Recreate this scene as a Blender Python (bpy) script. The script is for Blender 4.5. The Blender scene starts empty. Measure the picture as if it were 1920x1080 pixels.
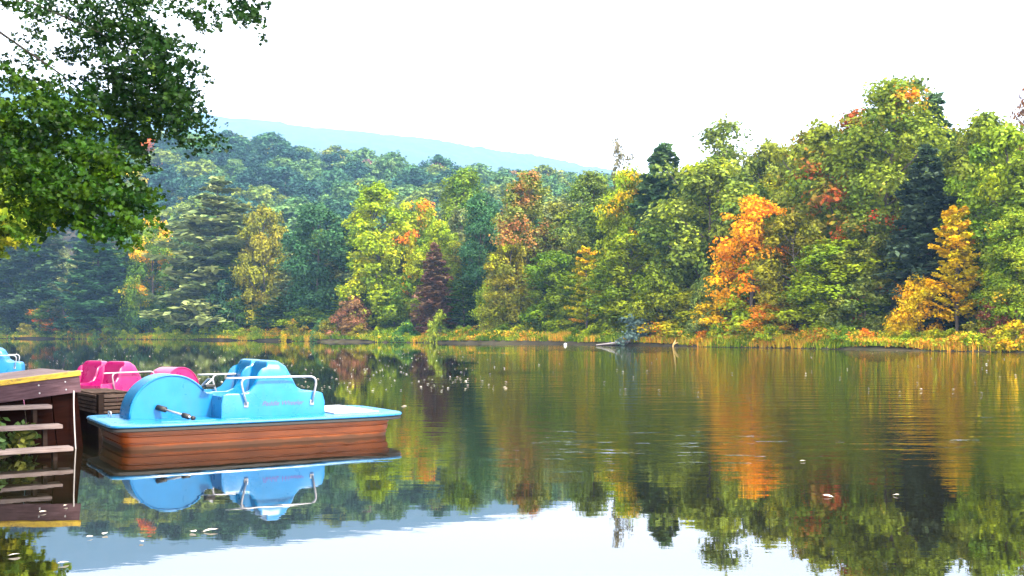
import bpy, bmesh, math, random
import numpy as np
from mathutils import Vector, Matrix, Euler

C = bpy.context.scene.collection
S = bpy.context.scene
rng = np.random.default_rng(7)
random.seed(7)

# ------------------------------------------------------------------ camera
HC = 1.2                    # eye height above the pond
cam_d = bpy.data.cameras.new('camera'); cam = bpy.data.objects.new('camera', cam_d); C.objects.link(cam)
cam.location = (0, 0, HC); cam.rotation_euler = (math.radians(90), 0, 0)
cam_d.sensor_width = 36; cam_d.lens = 36; cam_d.shift_y = 84/1920
cam_d.clip_start = .05; cam_d.clip_end = 9000
S.camera = cam

# ------------------------------------------------------------------ sky, sun, exposure
SUN_EL, SUN_AZ = math.radians(46), math.radians(128)      # azimuth clockwise from +Y : behind the camera, to its right
world = bpy.data.worlds.new("World"); S.world = world; world.use_nodes = True
nt = world.node_tree; bg = nt.nodes['Background']
sky = nt.nodes.new('ShaderNodeTexSky'); sky.sky_type = 'NISHITA'; sky.sun_disc = False
sky.sun_elevation = SUN_EL; sky.sun_rotation = SUN_AZ; sky.air_density = 1.0; sky.dust_density = 3.0
mixw = nt.nodes.new('ShaderNodeMix'); mixw.data_type = 'RGBA'
mixw.inputs['Factor'].default_value = .88                  # bright overcast veil in front of the blue
nt.links.new(sky.outputs[0], mixw.inputs['A'])
mixw.inputs['B'].default_value = (19.2, 18.2, 16.8, 1)
nt.links.new(mixw.outputs['Result'], bg.inputs['Color'])
bg.inputs['Strength'].default_value = .115
sun_d = bpy.data.lights.new('sun', 'SUN'); sun = bpy.data.objects.new('sun', sun_d); C.objects.link(sun)
sun_d.energy = 5.0; sun_d.angle = math.radians(5); sun_d.color = (1, .89, .70)
dirv = Vector((math.sin(SUN_AZ)*math.cos(SUN_EL), math.cos(SUN_AZ)*math.cos(SUN_EL), math.sin(SUN_EL)))
sun.rotation_euler = dirv.to_track_quat('Z', 'Y').to_euler()
S.view_settings.view_transform = 'Standard'; S.view_settings.look = 'None'
S.view_settings.exposure = 1.82; S.view_settings.gamma = 1; S.view_settings.use_curve_mapping = False
cy = S.cycles
cy.max_bounces = 6; cy.diffuse_bounces = 2; cy.glossy_bounces = 3; cy.transmission_bounces = 4
cy.transparent_max_bounces = 6; cy.volume_bounces = 0
cy.use_denoising = True; cy.sample_clamp_indirect = 6

# ------------------------------------------------------------------ helpers
def px2x(px, Y): return (px-960)/1920*Y
def zat(py, Y): return HC + (624-py)/1920*Y
def W(px, py, Y): return Vector((px2x(px, Y), Y, zat(py, Y)))

def empty(name, loc=(0,0,0), rot=(0,0,0)):
    o = bpy.data.objects.new(name, None); o.empty_display_size = .1
    o.location = loc; o.rotation_euler = rot; C.objects.link(o); return o
def tag(o, label=None, cat=None, group=None, kind=None):
    if label: o['label'] = label
    if cat: o['category'] = cat
    if group: o['group'] = group
    if kind: o['kind'] = kind
    return o
def mesh_np(name, V, F, mat=None, smooth=False, attrs=None):
    """V (n,3) and F (m,k) with k constant"""
    V = np.asarray(V, dtype=np.float32); F = np.asarray(F, dtype=np.int32)
    me = bpy.data.meshes.new(name); k = F.shape[1]; m = F.shape[0]
    me.vertices.add(len(V)); me.vertices.foreach_set('co', V.ravel())
    me.loops.add(m*k); me.loops.foreach_set('vertex_index', F.ravel())
    me.polygons.add(m); me.polygons.foreach_set('loop_start', np.arange(0, m*k, k, dtype=np.int32))
    try: me.polygons.foreach_set('loop_total', np.full(m, k, dtype=np.int32))
    except Exception: pass
    me.update(calc_edges=True)
    if smooth: me.polygons.foreach_set('use_smooth', np.ones(m, dtype=bool))
    if attrs:
        for an, av in attrs.items():
            a = me.attributes.new(an, 'FLOAT', 'FACE'); a.data.foreach_set('value', np.asarray(av, dtype=np.float32))
    if mat: me.materials.append(mat)
    return me
def link(name, me, parent=None, loc=None):
    o = bpy.data.objects.new(name, me); C.objects.link(o)
    if parent is not None: o.parent = parent
    if loc is not None: o.location = loc
    return o
def bm_obj(name, bm, mat, parent=None, smooth=False, bevel=0, seg=2):
    me = bpy.data.meshes.new(name); bm.normal_update(); bm.to_mesh(me); bm.free()
    if mat: me.materials.append(mat)
    if smooth:
        for p in me.polygons: p.use_smooth = True
    o = link(name, me, parent)
    if bevel:
        b = o.modifiers.new('bevel', 'BEVEL'); b.width = bevel; b.segments = seg; b.limit_method = 'ANGLE'
    return o
def box(bm, x0, x1, y0, y1, z0, z1):
    vs = [bm.verts.new(p) for p in ((x0,y0,z0),(x1,y0,z0),(x1,y1,z0),(x0,y1,z0),(x0,y0,z1),(x1,y0,z1),(x1,y1,z1),(x0,y1,z1))]
    for f in ((0,3,2,1),(4,5,6,7),(0,1,5,4),(1,2,6,5),(2,3,7,6),(3,0,4,7)): bm.faces.new([vs[i] for i in f])
def box_obj(name, dims, mat, parent, bevel=.004):
    bm = bmesh.new(); box(bm, *dims); return bm_obj(name, bm, mat, parent, bevel=bevel)
def tube_np(pts, radii, n=8, cap=True):
    pts = [Vector(p) for p in pts]; V = []; F = []
    up = Vector((0,0,1)); prev = None
    for i, p in enumerate(pts):
        d = (pts[min(i+1, len(pts)-1)] - pts[max(i-1, 0)]).normalized()
        if prev is None:
            a = up if abs(d.z) < .9 else Vector((1,0,0)); s = d.cross(a).normalized()
        else:
            s = (prev - d*prev.dot(d)).normalized()
        prev = s; t = d.cross(s)
        r = radii[i] if hasattr(radii, '__len__') else radii
        for k in range(n):
            a = 2*math.pi*k/n; V.append(p + s*math.cos(a)*r + t*math.sin(a)*r)
    for i in range(len(pts)-1):
        for k in range(n):
            a, b = i*n+k, i*n+(k+1) % n
            F.append((a, b, b+n, a+n))
    return V, F
def tubes_mesh(name, tubes, mat):
    V = []; F = []
    for pts, radii, n in tubes:
        v, f = tube_np(pts, radii, n); off = len(V)
        V += [tuple(p) for p in v]; F += [tuple(i+off for i in q) for q in f]
        for e, base in ((0, off), (1, off+len(v)-n)):       # caps as quads fans
            for k in range(1, n-2, 2):
                q = (base, base+k, base+k+1, base+min(k+2, n-1))
                F.append(q if e else q[::-1])
    return mesh_np(name, V, F, mat, smooth=True)
def tube_obj(name, pts, r, mat, parent=None, n=10):
    return link(name, tubes_mesh(name, [(pts, r, n)], mat), parent)
def arc_pts(pts, rad, n=5):
    """polyline with rounded corners"""
    pts = [Vector(p) for p in pts]; out = [pts[0]]
    for i in range(1, len(pts)-1):
        a, b, c = pts[i-1], pts[i], pts[i+1]
        d1 = (a-b); d2 = (c-b); r = min(rad, d1.length*.45, d2.length*.45)
        p, q = b + d1.normalized()*r, b + d2.normalized()*r
        for k in range(n+1):
            t = k/n; out.append(p*(1-t)**2 + b*2*t*(1-t) + q*t*t)
    out.append(pts[-1]); return out

# ------------------------------------------------------------------ materials
def new_mat(name):
    m = bpy.data.materials.new(name); m.use_nodes = True
    return m, m.node_tree, m.node_tree.nodes['Principled BSDF']
def noise(t, scale, detail=3, rough=.5, vec=None, coord='Object', mapscale=None):
    n = t.nodes.new('ShaderNodeTexNoise'); n.inputs['Scale'].default_value = scale
    n.inputs['Detail'].default_value = detail; n.inputs['Roughness'].default_value = rough
    if vec is None:
        tc = t.nodes.new('ShaderNodeTexCoord'); vec = tc.outputs[coord]
    if mapscale:
        mp = t.nodes.new('ShaderNodeMapping'); mp.inputs['Scale'].default_value = mapscale
        t.links.new(vec, mp.inputs['Vector']); vec = mp.outputs[0]
    t.links.new(vec, n.inputs['Vector']); return n
def ramp(t, src, stops):
    r = t.nodes.new('ShaderNodeValToRGB'); e = r.color_ramp.elements
    while len(e) < len(stops): e.new(.5)
    for i, (p, c) in enumerate(stops):
        e[i].position = p; e[i].color = (*c, 1) if len(c) == 3 else c
    t.links.new(src, r.inputs[0]); return r
def math_node(t, op, a, b=None, clamp=False):
    m = t.nodes.new('ShaderNodeMath'); m.operation = op; m.use_clamp = clamp
    for i, v in enumerate((a, b)):
        if v is None: continue
        if isinstance(v, (int, float)): m.inputs[i].default_value = v
        else: t.links.new(v, m.inputs[i])
    return m.outputs[0]
def mix_col(t, fac, a, b, mode='MIX'):
    m = t.nodes.new('ShaderNodeMix'); m.data_type = 'RGBA'; m.blend_type = mode
    for k, v in (('Factor', fac), ('A', a), ('B', b)):
        if isinstance(v, (int, float)): m.inputs[k].default_value = v
        elif isinstance(v, tuple): m.inputs[k].default_value = (*v, 1)
        else: t.links.new(v, m.inputs[k])
    return m.outputs['Result']
def bump(t, bsdf, src, strength=.3, dist=.01):
    b = t.nodes.new('ShaderNodeBump'); b.inputs['Strength'].default_value = strength
    b.inputs['Distance'].default_value = dist; t.links.new(src, b.inputs['Height']); t.links.new(b.outputs[0], bsdf.inputs['Normal'])
    return b

def leaf_material(name, patch_scale=.22, clump_var=.0):
    """colour from the object's colour, drifting to its 'tint' in patches; each leaf a little different"""
    m, t, p = new_mat(name)
    oi = t.nodes.new('ShaderNodeObjectInfo')
    at = t.nodes.new('ShaderNodeAttribute'); at.attribute_type = 'OBJECT'; at.attribute_name = 'tint'
    pa = t.nodes.new('ShaderNodeAttribute'); pa.attribute_type = 'OBJECT'; pa.attribute_name = 'patch'
    rn = t.nodes.new('ShaderNodeAttribute'); rn.attribute_type = 'GEOMETRY'; rn.attribute_name = 'rnd'
    cl = t.nodes.new('ShaderNodeAttribute'); cl.attribute_type = 'GEOMETRY'; cl.attribute_name = 'clump'
    geo = t.nodes.new('ShaderNodeNewGeometry')
    n = noise(t, patch_scale, 2, .5, geo.outputs['Position'])
    f = math_node(t, 'ADD', n.outputs['Fac'], math_node(t, 'MULTIPLY', cl.outputs['Fac'], .22))
    f = math_node(t, 'ADD', f, math_node(t, 'MULTIPLY', rn.outputs['Fac'], .14))
    f = math_node(t, 'ADD', f, pa.outputs['Fac'])
    f = math_node(t, 'MULTIPLY', math_node(t, 'SUBTRACT', f, .99), 7, True)
    base = mix_col(t, f, oi.outputs['Color'], at.outputs['Color'])
    hs = t.nodes.new('ShaderNodeHueSaturation'); t.links.new(base, hs.inputs['Color'])
    val = math_node(t, 'ADD', math_node(t, 'MULTIPLY', rn.outputs['Fac'], .75), .55)
    t.links.new(math_node(t, 'MULTIPLY', val, math_node(t, 'ADD', math_node(t, 'MULTIPLY', cl.outputs['Fac'], clump_var), 1-clump_var/2)), hs.inputs['Value'])
    t.links.new(math_node(t, 'ADD', math_node(t, 'MULTIPLY', cl.outputs['Fac'], -.045), .522), hs.inputs['Hue'])
    n2 = noise(t, .45, 3, .6, geo.outputs['Position'])
    r2 = ramp(t, n2.outputs['Fac'], [(.3, (.72,)*3), (.7, (1.3,)*3)])
    col = mix_col(t, 1.0, hs.outputs['Color'], r2.outputs['Color'], 'MULTIPLY')
    out = t.nodes['Material Output']; t.nodes.remove(p)
    d = t.nodes.new('ShaderNodeBsdfDiffuse'); tr = t.nodes.new('ShaderNodeBsdfTranslucent'); g = t.nodes.new('ShaderNodeBsdfGlossy')
    g.inputs['Roughness'].default_value = .45; g.inputs['Color'].default_value = (.8, .85, .9, 1)
    t.links.new(col, d.inputs['Color']); t.links.new(col, tr.inputs['Color'])
    m1 = t.nodes.new('ShaderNodeMixShader'); m1.inputs[0].default_value = .22
    t.links.new(d.outputs[0], m1.inputs[1]); t.links.new(tr.outputs[0], m1.inputs[2])
    m2 = t.nodes.new('ShaderNodeMixShader'); m2.inputs[0].default_value = .008
    t.links.new(m1.outputs[0], m2.inputs[1]); t.links.new(g.outputs[0], m2.inputs[2])
    t.links.new(m2.outputs[0], out.inputs['Surface'])
    return m
LEAF = leaf_material('leaves', .22, .5)
def bark_mat(name, c1, c2):
    m, t, p = new_mat(name)
    n = noise(t, 6, 5, .65, mapscale=(1, 1, .25)); r = ramp(t, n.outputs['Fac'], [(.3, c1), (.7, c2)])
    t.links.new(r.outputs[0], p.inputs['Base Color']); p.inputs['Roughness'].default_value = .9
    bump(t, p, n.outputs['Fac'], .6, .03); return m
TWIG = bark_mat('dark_twig', (.008, .006, .005), (.03, .022, .018))
BARK = bark_mat('bark', (.035, .026, .02), (.12, .095, .075))
def gelcoat(name, col, rough=.22, scuff=.15):
    m, t, p = new_mat(name)
    n = noise(t, 5, 5, .6); r = ramp(t, n.outputs['Fac'], [(.35, tuple(c*(1-scuff) for c in col)), (.65, col)])
    n3 = noise(t, 40, 4, .7, mapscale=(1, 1, .3)); r3 = ramp(t, n3.outputs['Fac'], [(.62, (0,)*3), (.8, (1,)*3)])
    base = mix_col(t, math_node(t, 'MULTIPLY', r3.outputs['Color'], .25), r.outputs[0], tuple(.4*c+.12 for c in col))
    t.links.new(base, p.inputs['Base Color'])
    n5 = noise(t, 7, 5, .7, mapscale=(1, 1, .22)); r5 = ramp(t, n5.outputs['Fac'], [(.50, (0,)*3), (.72, (1,)*3)])
    base = mix_col(t, math_node(t, 'MULTIPLY', r5.outputs['Color'], .30), base, tuple(.55*c+.03 for c in col))
    t.links.new(base, p.inputs['Base Color'])
    r2 = ramp(t, n.outputs['Fac'], [(.3, (rough,)*3), (.7, (rough+.2,)*3)]); t.links.new(r2.outputs[0], p.inputs['Roughness'])
    return m
def wood(name, c1, c2, rough=.75, scale=(1.2, 14, 14), spec=.08):
    m, t, p = new_mat(name)
    n = noise(t, 4, 6, .65, mapscale=scale); n2 = noise(t, 2.2, 3, .5)
    r = ramp(t, n.outputs['Fac'], [(.3, c1), (.7, c2)])
    r2 = ramp(t, n2.outputs['Fac'], [(.3, (.6, .6, .62)), (.7, (1.1, 1.08, 1.05))])
    t.links.new(mix_col(t, .8, r.outputs[0], r2.outputs[0], 'MULTIPLY'), p.inputs['Base Color'])
    p.inputs['Roughness'].default_value = rough; p.inputs['Specular IOR Level'].default_value = spec; bump(t, p, n.outputs['Fac'], .5, .004); return m

# ------------------------------------------------------------------ the lie of the land
SH_PX = np.array([-2600, -1200, -500, 0, 300, 600, 900, 1150, 1400, 1650, 1920, 2400, 3200, 5000, 9000.])
SH_Y  = np.array([150,  190, 215, 210, 180, 138, 114, 96, 82, 70, 62, 52, 42, 30, 22.])
def Ys(px): return np.interp(px, SH_PX, SH_Y)
RG_PX = np.array([-900, -200, 0, 150, 300, 430, 520, 590, 700, 850, 960, 1100, 1300, 1600, 2000, 2600.])
RG_PY = np.array([330, 325, 325, 332, 340, 338, 354, 382, 394, 412, 426, 434, 460, 500, 520, 540.])   # ground ridge, as seen from the eye
RG_Y  = 470.
MT_PX = np.array([-900, -400, 0, 150, 430, 560, 750, 900, 1000, 1100, 1300, 1600, 1920, 2600.])
MT_PY = np.array([60, 110, 175, 200, 238, 253, 272, 292, 306, 326, 352, 400, 440, 500.])
MT_Y  = 4000.
def sm(x): x = np.clip(x, 0, 1); return x*x*(3-2*x)
def vnoise(x, y, s, seed=0):
    return (np.sin(x*s+1.3*seed+np.sin(y*s*.7+seed)*1.7) * np.cos(y*s*1.13-seed+np.sin(x*s*.6)*1.3))
def bankx(Y): return np.where(Y < 11.6, -4.95, -4.95-(Y-11.6)*1.15)      # near left bank
def height(X, Y):
    X = np.asarray(X, float); Y = np.asarray(Y, float)
    px = 960 + 1920*X/np.maximum(Y, 8)
    ys = Ys(px) + vnoise(X, Y, .13, 3)*1.2*(np.maximum(Y, 10)/100)
    d = Y - ys
    land = np.where(d < 0, np.maximum(d*.35, -1.6), .38*sm(d/.7) + .45*sm((d-.7)/6) + .02*np.maximum(d-4, 0))
    hr = (624-np.interp(px, RG_PX, RG_PY))/1920*RG_Y
    hill = hr*sm((d-25)/(RG_Y-ys-25))*.98
    hill = hill*(1-.45*sm((Y-RG_Y-40)/500))
    hill = hill + vnoise(X, Y, .02, 1)*3*sm((d-40)/80)
    hm = (624-np.interp(px, MT_PX, MT_PY))/1920*MT_Y
    mt = hm*sm((Y-1300)/(MT_Y-1300))
    far = land + hill
    far = np.where(Y > 800, np.maximum(far, mt), far)
    far = far + np.where(Y > 900, vnoise(X, Y, .012, 5)*6 + vnoise(X, Y, .05, 2)*4 + vnoise(X, Y, .11, 8)*4*(Y > 2500), 0)
    # near left bank and the bank under the photographer
    dl = bankx(Y) - X
    bl = np.where(Y < 60, .32*sm(dl/.8) + .5*sm((dl-.6)/4) - 1.6*sm(-dl/3), -1.6)
    dn = 2.9 - Y + .15*np.sin(X*1.3)
    bn = .14*sm(dn/.8) + .2*sm((dn-1)/3) - 1.6*sm(-dn/3)
    near = np.maximum(bl, bn)
    return np.where(Y < 3, near, np.maximum(far, near))

def sinh_axis(lo, hi, n, fine):
    a = np.linspace(math.asinh(lo/fine), math.asinh(hi/fine), n); return np.sinh(a)*fine
xs = sinh_axis(-4200, 4200, 351, 9); ys_ = np.concatenate([sinh_axis(-400, 0, 20, 4)[:-1], sinh_axis(0, 4150, 400, 60)])
GX, GY = np.meshgrid(xs, ys_)
GZ = height(GX, GY)
nx, ny = len(xs), len(ys_)
idx = np.arange(nx*ny).reshape(ny, nx)
F = np.stack([idx[:-1, :-1], idx[:-1, 1:], idx[1:, 1:], idx[1:, :-1]], -1).reshape(-1, 4)
m, t, p = new_mat('ground_soil')
geo = t.nodes.new('ShaderNodeNewGeometry')
n = noise(t, .5, 6, .65, geo.outputs['Position']); n2 = noise(t, .03, 5, .7, geo.outputs['Position'])
r = ramp(t, n.outputs['Fac'], [(.3, (.018, .016, .009)), (.55, (.04, .032, .018)), (.75, (.03, .045, .012))])
r2 = ramp(t, n2.outputs['Fac'], [(.35, (.02, .045, .02)), (.6, (.04, .06, .025)), (.75, (.09, .06, .025))])
sx = t.nodes.new('ShaderNodeSeparateXYZ'); t.links.new(geo.outputs['Position'], sx.inputs[0])
far = math_node(t, 'MULTIPLY', math_node(t, 'SUBTRACT', sx.outputs['Y'], 500), .005, True)
t.links.new(mix_col(t, far, r.outputs[0], r2.outputs[0]), p.inputs['Base Color'])
p.inputs['Roughness'].default_value = 1; p.inputs['Specular IOR Level'].default_value = .1
bump(t, p, n.outputs['Fac'], .8, .15)
ground = link('ground', mesh_np('ground', np.stack([GX, GY, GZ], -1).reshape(-1, 3), F, m, smooth=True)); tag(ground, kind='structure')

# ------------------------------------------------------------------ water
m, t, p = new_mat('pond_water')
geo = t.nodes.new('ShaderNodeNewGeometry')
p.inputs['Base Color'].default_value = (.005, .0045, .002, 1); p.inputs['Roughness'].default_value = .012
p.inputs['IOR'].default_value = 3.1
wv = noise(t, 1, 2, .5, geo.outputs['Position'], mapscale=(.55, 1.9, 1))            # wind ripples, crests across the view
wf = noise(t, 1, 3, .55, geo.outputs['Position'], mapscale=(2.2, 6.5, 1))
ms = noise(t, 1, 2, .5, geo.outputs['Position'], mapscale=(.045, .07, 1))            # calm and rippled zones
sx = t.nodes.new('ShaderNodeSeparateXYZ'); t.links.new(geo.outputs['Position'], sx.inputs[0])
right = math_node(t, 'ADD', math_node(t, 'MULTIPLY', sx.outputs['X'], .09), .30)
zone = math_node(t, 'MULTIPLY', math_node(t, 'SUBTRACT', sx.outputs['Y'], 7.6), .35, True)
mask = math_node(t, 'MULTIPLY', math_node(t, 'ADD', right, math_node(t, 'MULTIPLY', math_node(t, 'SUBTRACT', ms.outputs['Fac'], .5), 2.2), True), zone)
hgt = math_node(t, 'MULTIPLY', math_node(t, 'ADD', wv.outputs['Fac'], math_node(t, 'MULTIPLY', wf.outputs['Fac'], .35)), math_node(t, 'ADD', math_node(t, 'MULTIPLY', mask, 3.0), .09))
wb = bump(t, p, hgt, 1, .009)
w_ = mesh_np('pond_water', [(-900, -6, 0), (900, -6, 0), (900, 330, 0), (-900, 330, 0)], [(0, 1, 2, 3)], m)
water = link('pond_water', w_); tag(water, kind='structure')

# ------------------------------------------------------------------ foliage builders
def rand_dirs(n, upbias=0.):
    v = rng.normal(size=(n, 3)); v /= np.linalg.norm(v, axis=1)[:, None]
    if upbias: v[:, 2] += upbias; v /= np.linalg.norm(v, axis=1)[:, None]
    return v
def leaf_quads(pos, nrm, size, aspect=1.4):
    """diamond leaves, lightly folded"""
    n = len(pos); nrm = nrm/np.linalg.norm(nrm, axis=1)[:, None]
    a = rng.normal(size=(n, 3)); a -= nrm*np.sum(a*nrm, 1)[:, None]; a /= np.linalg.norm(a, axis=1)[:, None]
    b = np.cross(nrm, a); s = (size*rng.uniform(.6, 1.35, n))[:, None]
    L = a*s*aspect*.5; Wd = b*s*.5; f = nrm*s*.12
    return np.stack([pos-L, pos+Wd+f, pos+L, pos-Wd+f], 1)
def crown_mesh(name, chunks, mat=LEAF):
    V = np.concatenate([c[0] for c in chunks]); n = len(V)
    clump = np.concatenate([np.full(len(c[0]), c[1]) for c in chunks])
    return mesh_np(name, V.reshape(-1, 3), np.arange(n*4).reshape(-1, 4), mat, attrs={'rnd': rng.uniform(0, 1, n), 'clump': clump})

def broadleaf(H=18, Wd=10, base=.1, lobes=60, per=230, leaf=.26, shape=.7, rough=.25, gap=0., bark=BARK, lobe_r=.15, flat=.75):
    chunks = []; tubes = []
    ang = rng.uniform(0, 6.28, 4)
    trunk = [Vector((0, 0, -.6))]
    bend = Vector((rng.normal()*.03, rng.normal()*.03, 0))
    for k in range(1, 8): trunk.append(Vector((0, 0, H*.86*k/7)) + bend*H*math.sin(k*.6) + Vector((rng.normal()*.06, rng.normal()*.06, 0)))
    rt = H*.017
    tubes.append((trunk, [rt*1.35]+[rt*(1-k/7.6) for k in range(1, 8)], 8))
    for i in range(lobes):
        u = (i+rng.uniform(0, 1))/lobes; t_ = base + (1-base)*u**.9
        x = (t_-base)/(1-base)
        env = (math.sin(math.pi*min(1, x**shape*.90+.10)))**.5 if x < .995 else .1
        th = rng.uniform(0, 6.28)
        mod = 1 + rough*(math.sin(2*th+ang[0]+x*3)+math.sin(3*th+ang[1]-x*5))*.5
        r = Wd/2*env*mod*math.sqrt(rng.uniform(.12, 1))*.9
        R = Wd*lobe_r*rng.uniform(.6, 1.25)*(1.1-.35*x)
        c = np.array([r*math.cos(th), r*math.sin(th), H*t_-R*.5])
        n = int(per*rng.uniform(.7, 1.3)*(R/(Wd*lobe_r))**1.2)
        d = rand_dirs(n, .35); rad = R*rng.uniform(.45, 1.08, n)**.6
        mod2 = 1+.3*np.sin(d[:, 0]*5+i)+.3*np.sin(d[:, 1]*6+2*i)
        pos = c + d*(rad*mod2)[:, None]*np.array([1, 1, flat])
        pos[:, 2] -= .12*R*(d[:, 0]**2+d[:, 1]**2)
        nr = d*1.0 + rng.normal(size=(n, 3))*.55 + np.array([0, 0, .35])
        if gap: keep = rng.uniform(0, 1, n) > gap; pos, nr = pos[keep], nr[keep]
        chunks.append((leaf_quads(pos, nr, leaf), rng.uniform(0, 1)))
        if i % 3 == 0 and x > .05:
            z0 = max(.12*H, c[2]-r*.75-R*.2); k = min(6, z0/(H*.86)*7); k0 = int(k); a = trunk[k0].lerp(trunk[min(7, k0+1)], k-k0)
            e = Vector(c); mid = a.lerp(e, .5) + Vector((0, 0, -.08*r))
            tubes.append(([a, mid, e], [rt*.38*(1.1-x*.7), rt*.22, rt*.06], 5))
    return crown_mesh('crown', chunks), tubes_mesh('trunk', tubes, bark)

def conifer(H=20, Wd=9, base=.06, droop=.0, whorls=26, per_branch=95, leaf=.34, irregular=.35, plate=.16, power=.9, bark=BARK, arms=7):
    chunks = []; tubes = []
    rt = H*.014
    trunk = [Vector((0, 0, -.6))] + [Vector((rng.normal()*.04, rng.normal()*.04, H*.98*k/7)) for k in range(1, 8)]
    tubes.append((trunk, [rt*1.3]+[rt*(1-k/7.3) for k in range(1, 8)], 8))
    for wi in range(whorls):
        x = (wi+rng.uniform(-.2, .2))/whorls; x = max(0, x); z = H*(base+(1-base)*x)
        na = arms + int(rng.integers(-1, 2)) if x < .85 else 4
        a0 = rng.uniform(0, 6.28)
        for k in range(na):
            L = Wd/2*(1-x)**power*rng.uniform(1-irregular*1.4, 1+irregular*.6) + .35
            if x < .12: L *= .75
            a = a0 + 6.28*k/na + rng.normal()*.2
            n = int(per_branch*(L/(Wd/2))**.8) + 14
            s = rng.uniform(.12, 1, n)**.75
            lat = rng.normal(size=n)*(plate*L*(1.15-.75*s))
            dz = rng.normal(size=n)*(.035*L+.05)
            rise = .16*L*s*s - droop*L*s
            pos = np.stack([s*L*math.cos(a)-lat*math.sin(a), s*L*math.sin(a)+lat*math.cos(a), z+rise+dz-.12*np.abs(lat)], -1)
            nr = np.array([0, 0, 1.]) + rng.normal(size=(n, 3))*.42
            chunks.append((leaf_quads(pos, nr, leaf, 1.9), rng.uniform(0, 1)))
            if k % 2 == 0:
                tubes.append(([Vector((0, 0, z)), Vector((math.cos(a)*L*.5, math.sin(a)*L*.5, z+.04*L-droop*L*.5)), Vector((math.cos(a)*L*.95, math.sin(a)*L*.95, z+.14*L-droop*L))], [rt*.3, rt*.2, rt*.05], 4))
    n = 120; s = rng.uniform(0, 1, n)
    pos = np.stack([rng.normal(size=n)*.22, rng.normal(size=n)*.22, H*(.93+.07*s)], -1)
    chunks.append((leaf_quads(pos, rand_dirs(n, .3), leaf, 1.7), .5))
    return crown_mesh('crown', chunks), tubes_mesh('trunk', tubes, bark)

def layered(H=9, Wd=6, sprays=60, per=110, leaf=.22, base=.12, tilt=.25):
    """small understory tree of flat leaf sprays"""
    chunks = []; tubes = []
    rt = H*.014
    tubes.append(([Vector((0, 0, -.4)), Vector((.1, 0, H*.4)), Vector((-.08, .1, H*.75)), Vector((0, 0, H*.97))], [rt*1.2, rt, rt*.6, rt*.15], 7))
    for i in range(sprays):
        x = (i+.5)/sprays; z = H*(base+(1-base)*x)
        L = Wd/2*(1-x)**.42*(.55+.45*min(1, x*4+.4))*rng.uniform(.55, 1.15)+.2
        a = i*2.4+rng.normal()*.3
        s = rng.uniform(.1, 1, per)**.7; lat = rng.normal(size=per)*.18*L*(1.2-.7*s)
        pos = np.stack([s*L*math.cos(a)-lat*math.sin(a), s*L*math.sin(a)+lat*math.cos(a), z+tilt*L*s+rng.normal(size=per)*.07-.1*L*s**2], -1)
        chunks.append((leaf_quads(pos, np.array([0, 0, 1.])+rng.normal(size=(per, 3))*.4, leaf, 1.4), rng.uniform(0, 1)))
        if i % 2 == 0: tubes.append(([Vector((0, 0, z-.05*L)), Vector((math.cos(a)*L*.9, math.sin(a)*L*.9, z+tilt*L*.8))], [rt*.25, rt*.06], 4))
    return crown_mesh('crown', chunks), tubes_mesh('trunk', tubes, BARK)

K = {}
K['broad'] = [(18, 10, *broadleaf(18, 10, base=b, lobes=l, per=400, shape=s)) for b, l, s in ((.06, 76, 1.3), (.08, 70, 1.5), (.05, 84, 1.1), (.1, 64, 1.4), (.06, 84, 1.7))]
K['tall'] = [(20, 8, *broadleaf(20, 8, base=.05, lobes=80, per=360, shape=s, lobe_r=.165, rough=.3)) for s in (1.1, .85, 1.3)]
K['slim'] = [(20, 6.6, *broadleaf(20, 6.6, base=.03, lobes=120, per=330, shape=s, lobe_r=.2, rough=.45, leaf=.195, flat=.7)) for s in (1.2, .9, 1.5, 1.1)]
K['open'] = [(18, 9, *broadleaf(18, 9, base=.25, lobes=46, per=230, leaf=.22, gap=.25, lobe_r=.13, rough=.4)) for _ in range(2)]
K['wisp'] = [(16, 6, *broadleaf(16, 6, base=.4, lobes=26, per=60, leaf=.26, gap=.3, lobe_r=.13, rough=.5))]
K['hill'] = [(16, 13, *broadleaf(16, 13, base=.15, lobes=42, per=170, leaf=.55, lobe_r=.16, shape=.9)) for _ in range(4)]
K['pine'] = [(22, 12, *conifer(22, 12, whorls=24, per_branch=110, irregular=.5, plate=.2, power=.62, leaf=.4)),
             (22, 11, *conifer(22, 11, whorls=21, per_branch=120, irregular=.6, plate=.22, power=.7, leaf=.42)),
             (20, 10, *conifer(20, 10, whorls=26, per_branch=100, irregular=.4, plate=.2, power=.8, leaf=.38))]
K['spruce'] = [(18, 7, *conifer(18, 7, whorls=36, per_branch=80, irregular=.25, droop=.28, power=.7, leaf=.3, arms=8)),
               (18, 8, *conifer(18, 8, whorls=30, per_branch=85, irregular=.35, droop=.4, power=.62, leaf=.32, arms=8))]
K['layer'] = [(9, 6, *layered()), (9, 6.5, *layered(9, 6.5, 52, 120)), (9, 5, *layered(9, 5, 66, 90, tilt=.45))]
K['maple'] = [(11, 7, *broadleaf(11, 7, base=.08, lobes=78, per=190, leaf=.17, lobe_r=.12, rough=.75, shape=1.0, flat=.65, gap=.1))]
K['bushy'] = [(6, 5.5, *broadleaf(6, 5.5, base=.02, lobes=44, per=230, leaf=.165, lobe_r=.15, rough=.3, shape=.5)) for _ in range(3)]
K['shrub'] = [(2, 2.4, *broadleaf(2, 2.4, base=.02, lobes=22, per=90, leaf=.13, lobe_r=.17, rough=.4, shape=.45)) for _ in range(3)]

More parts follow.
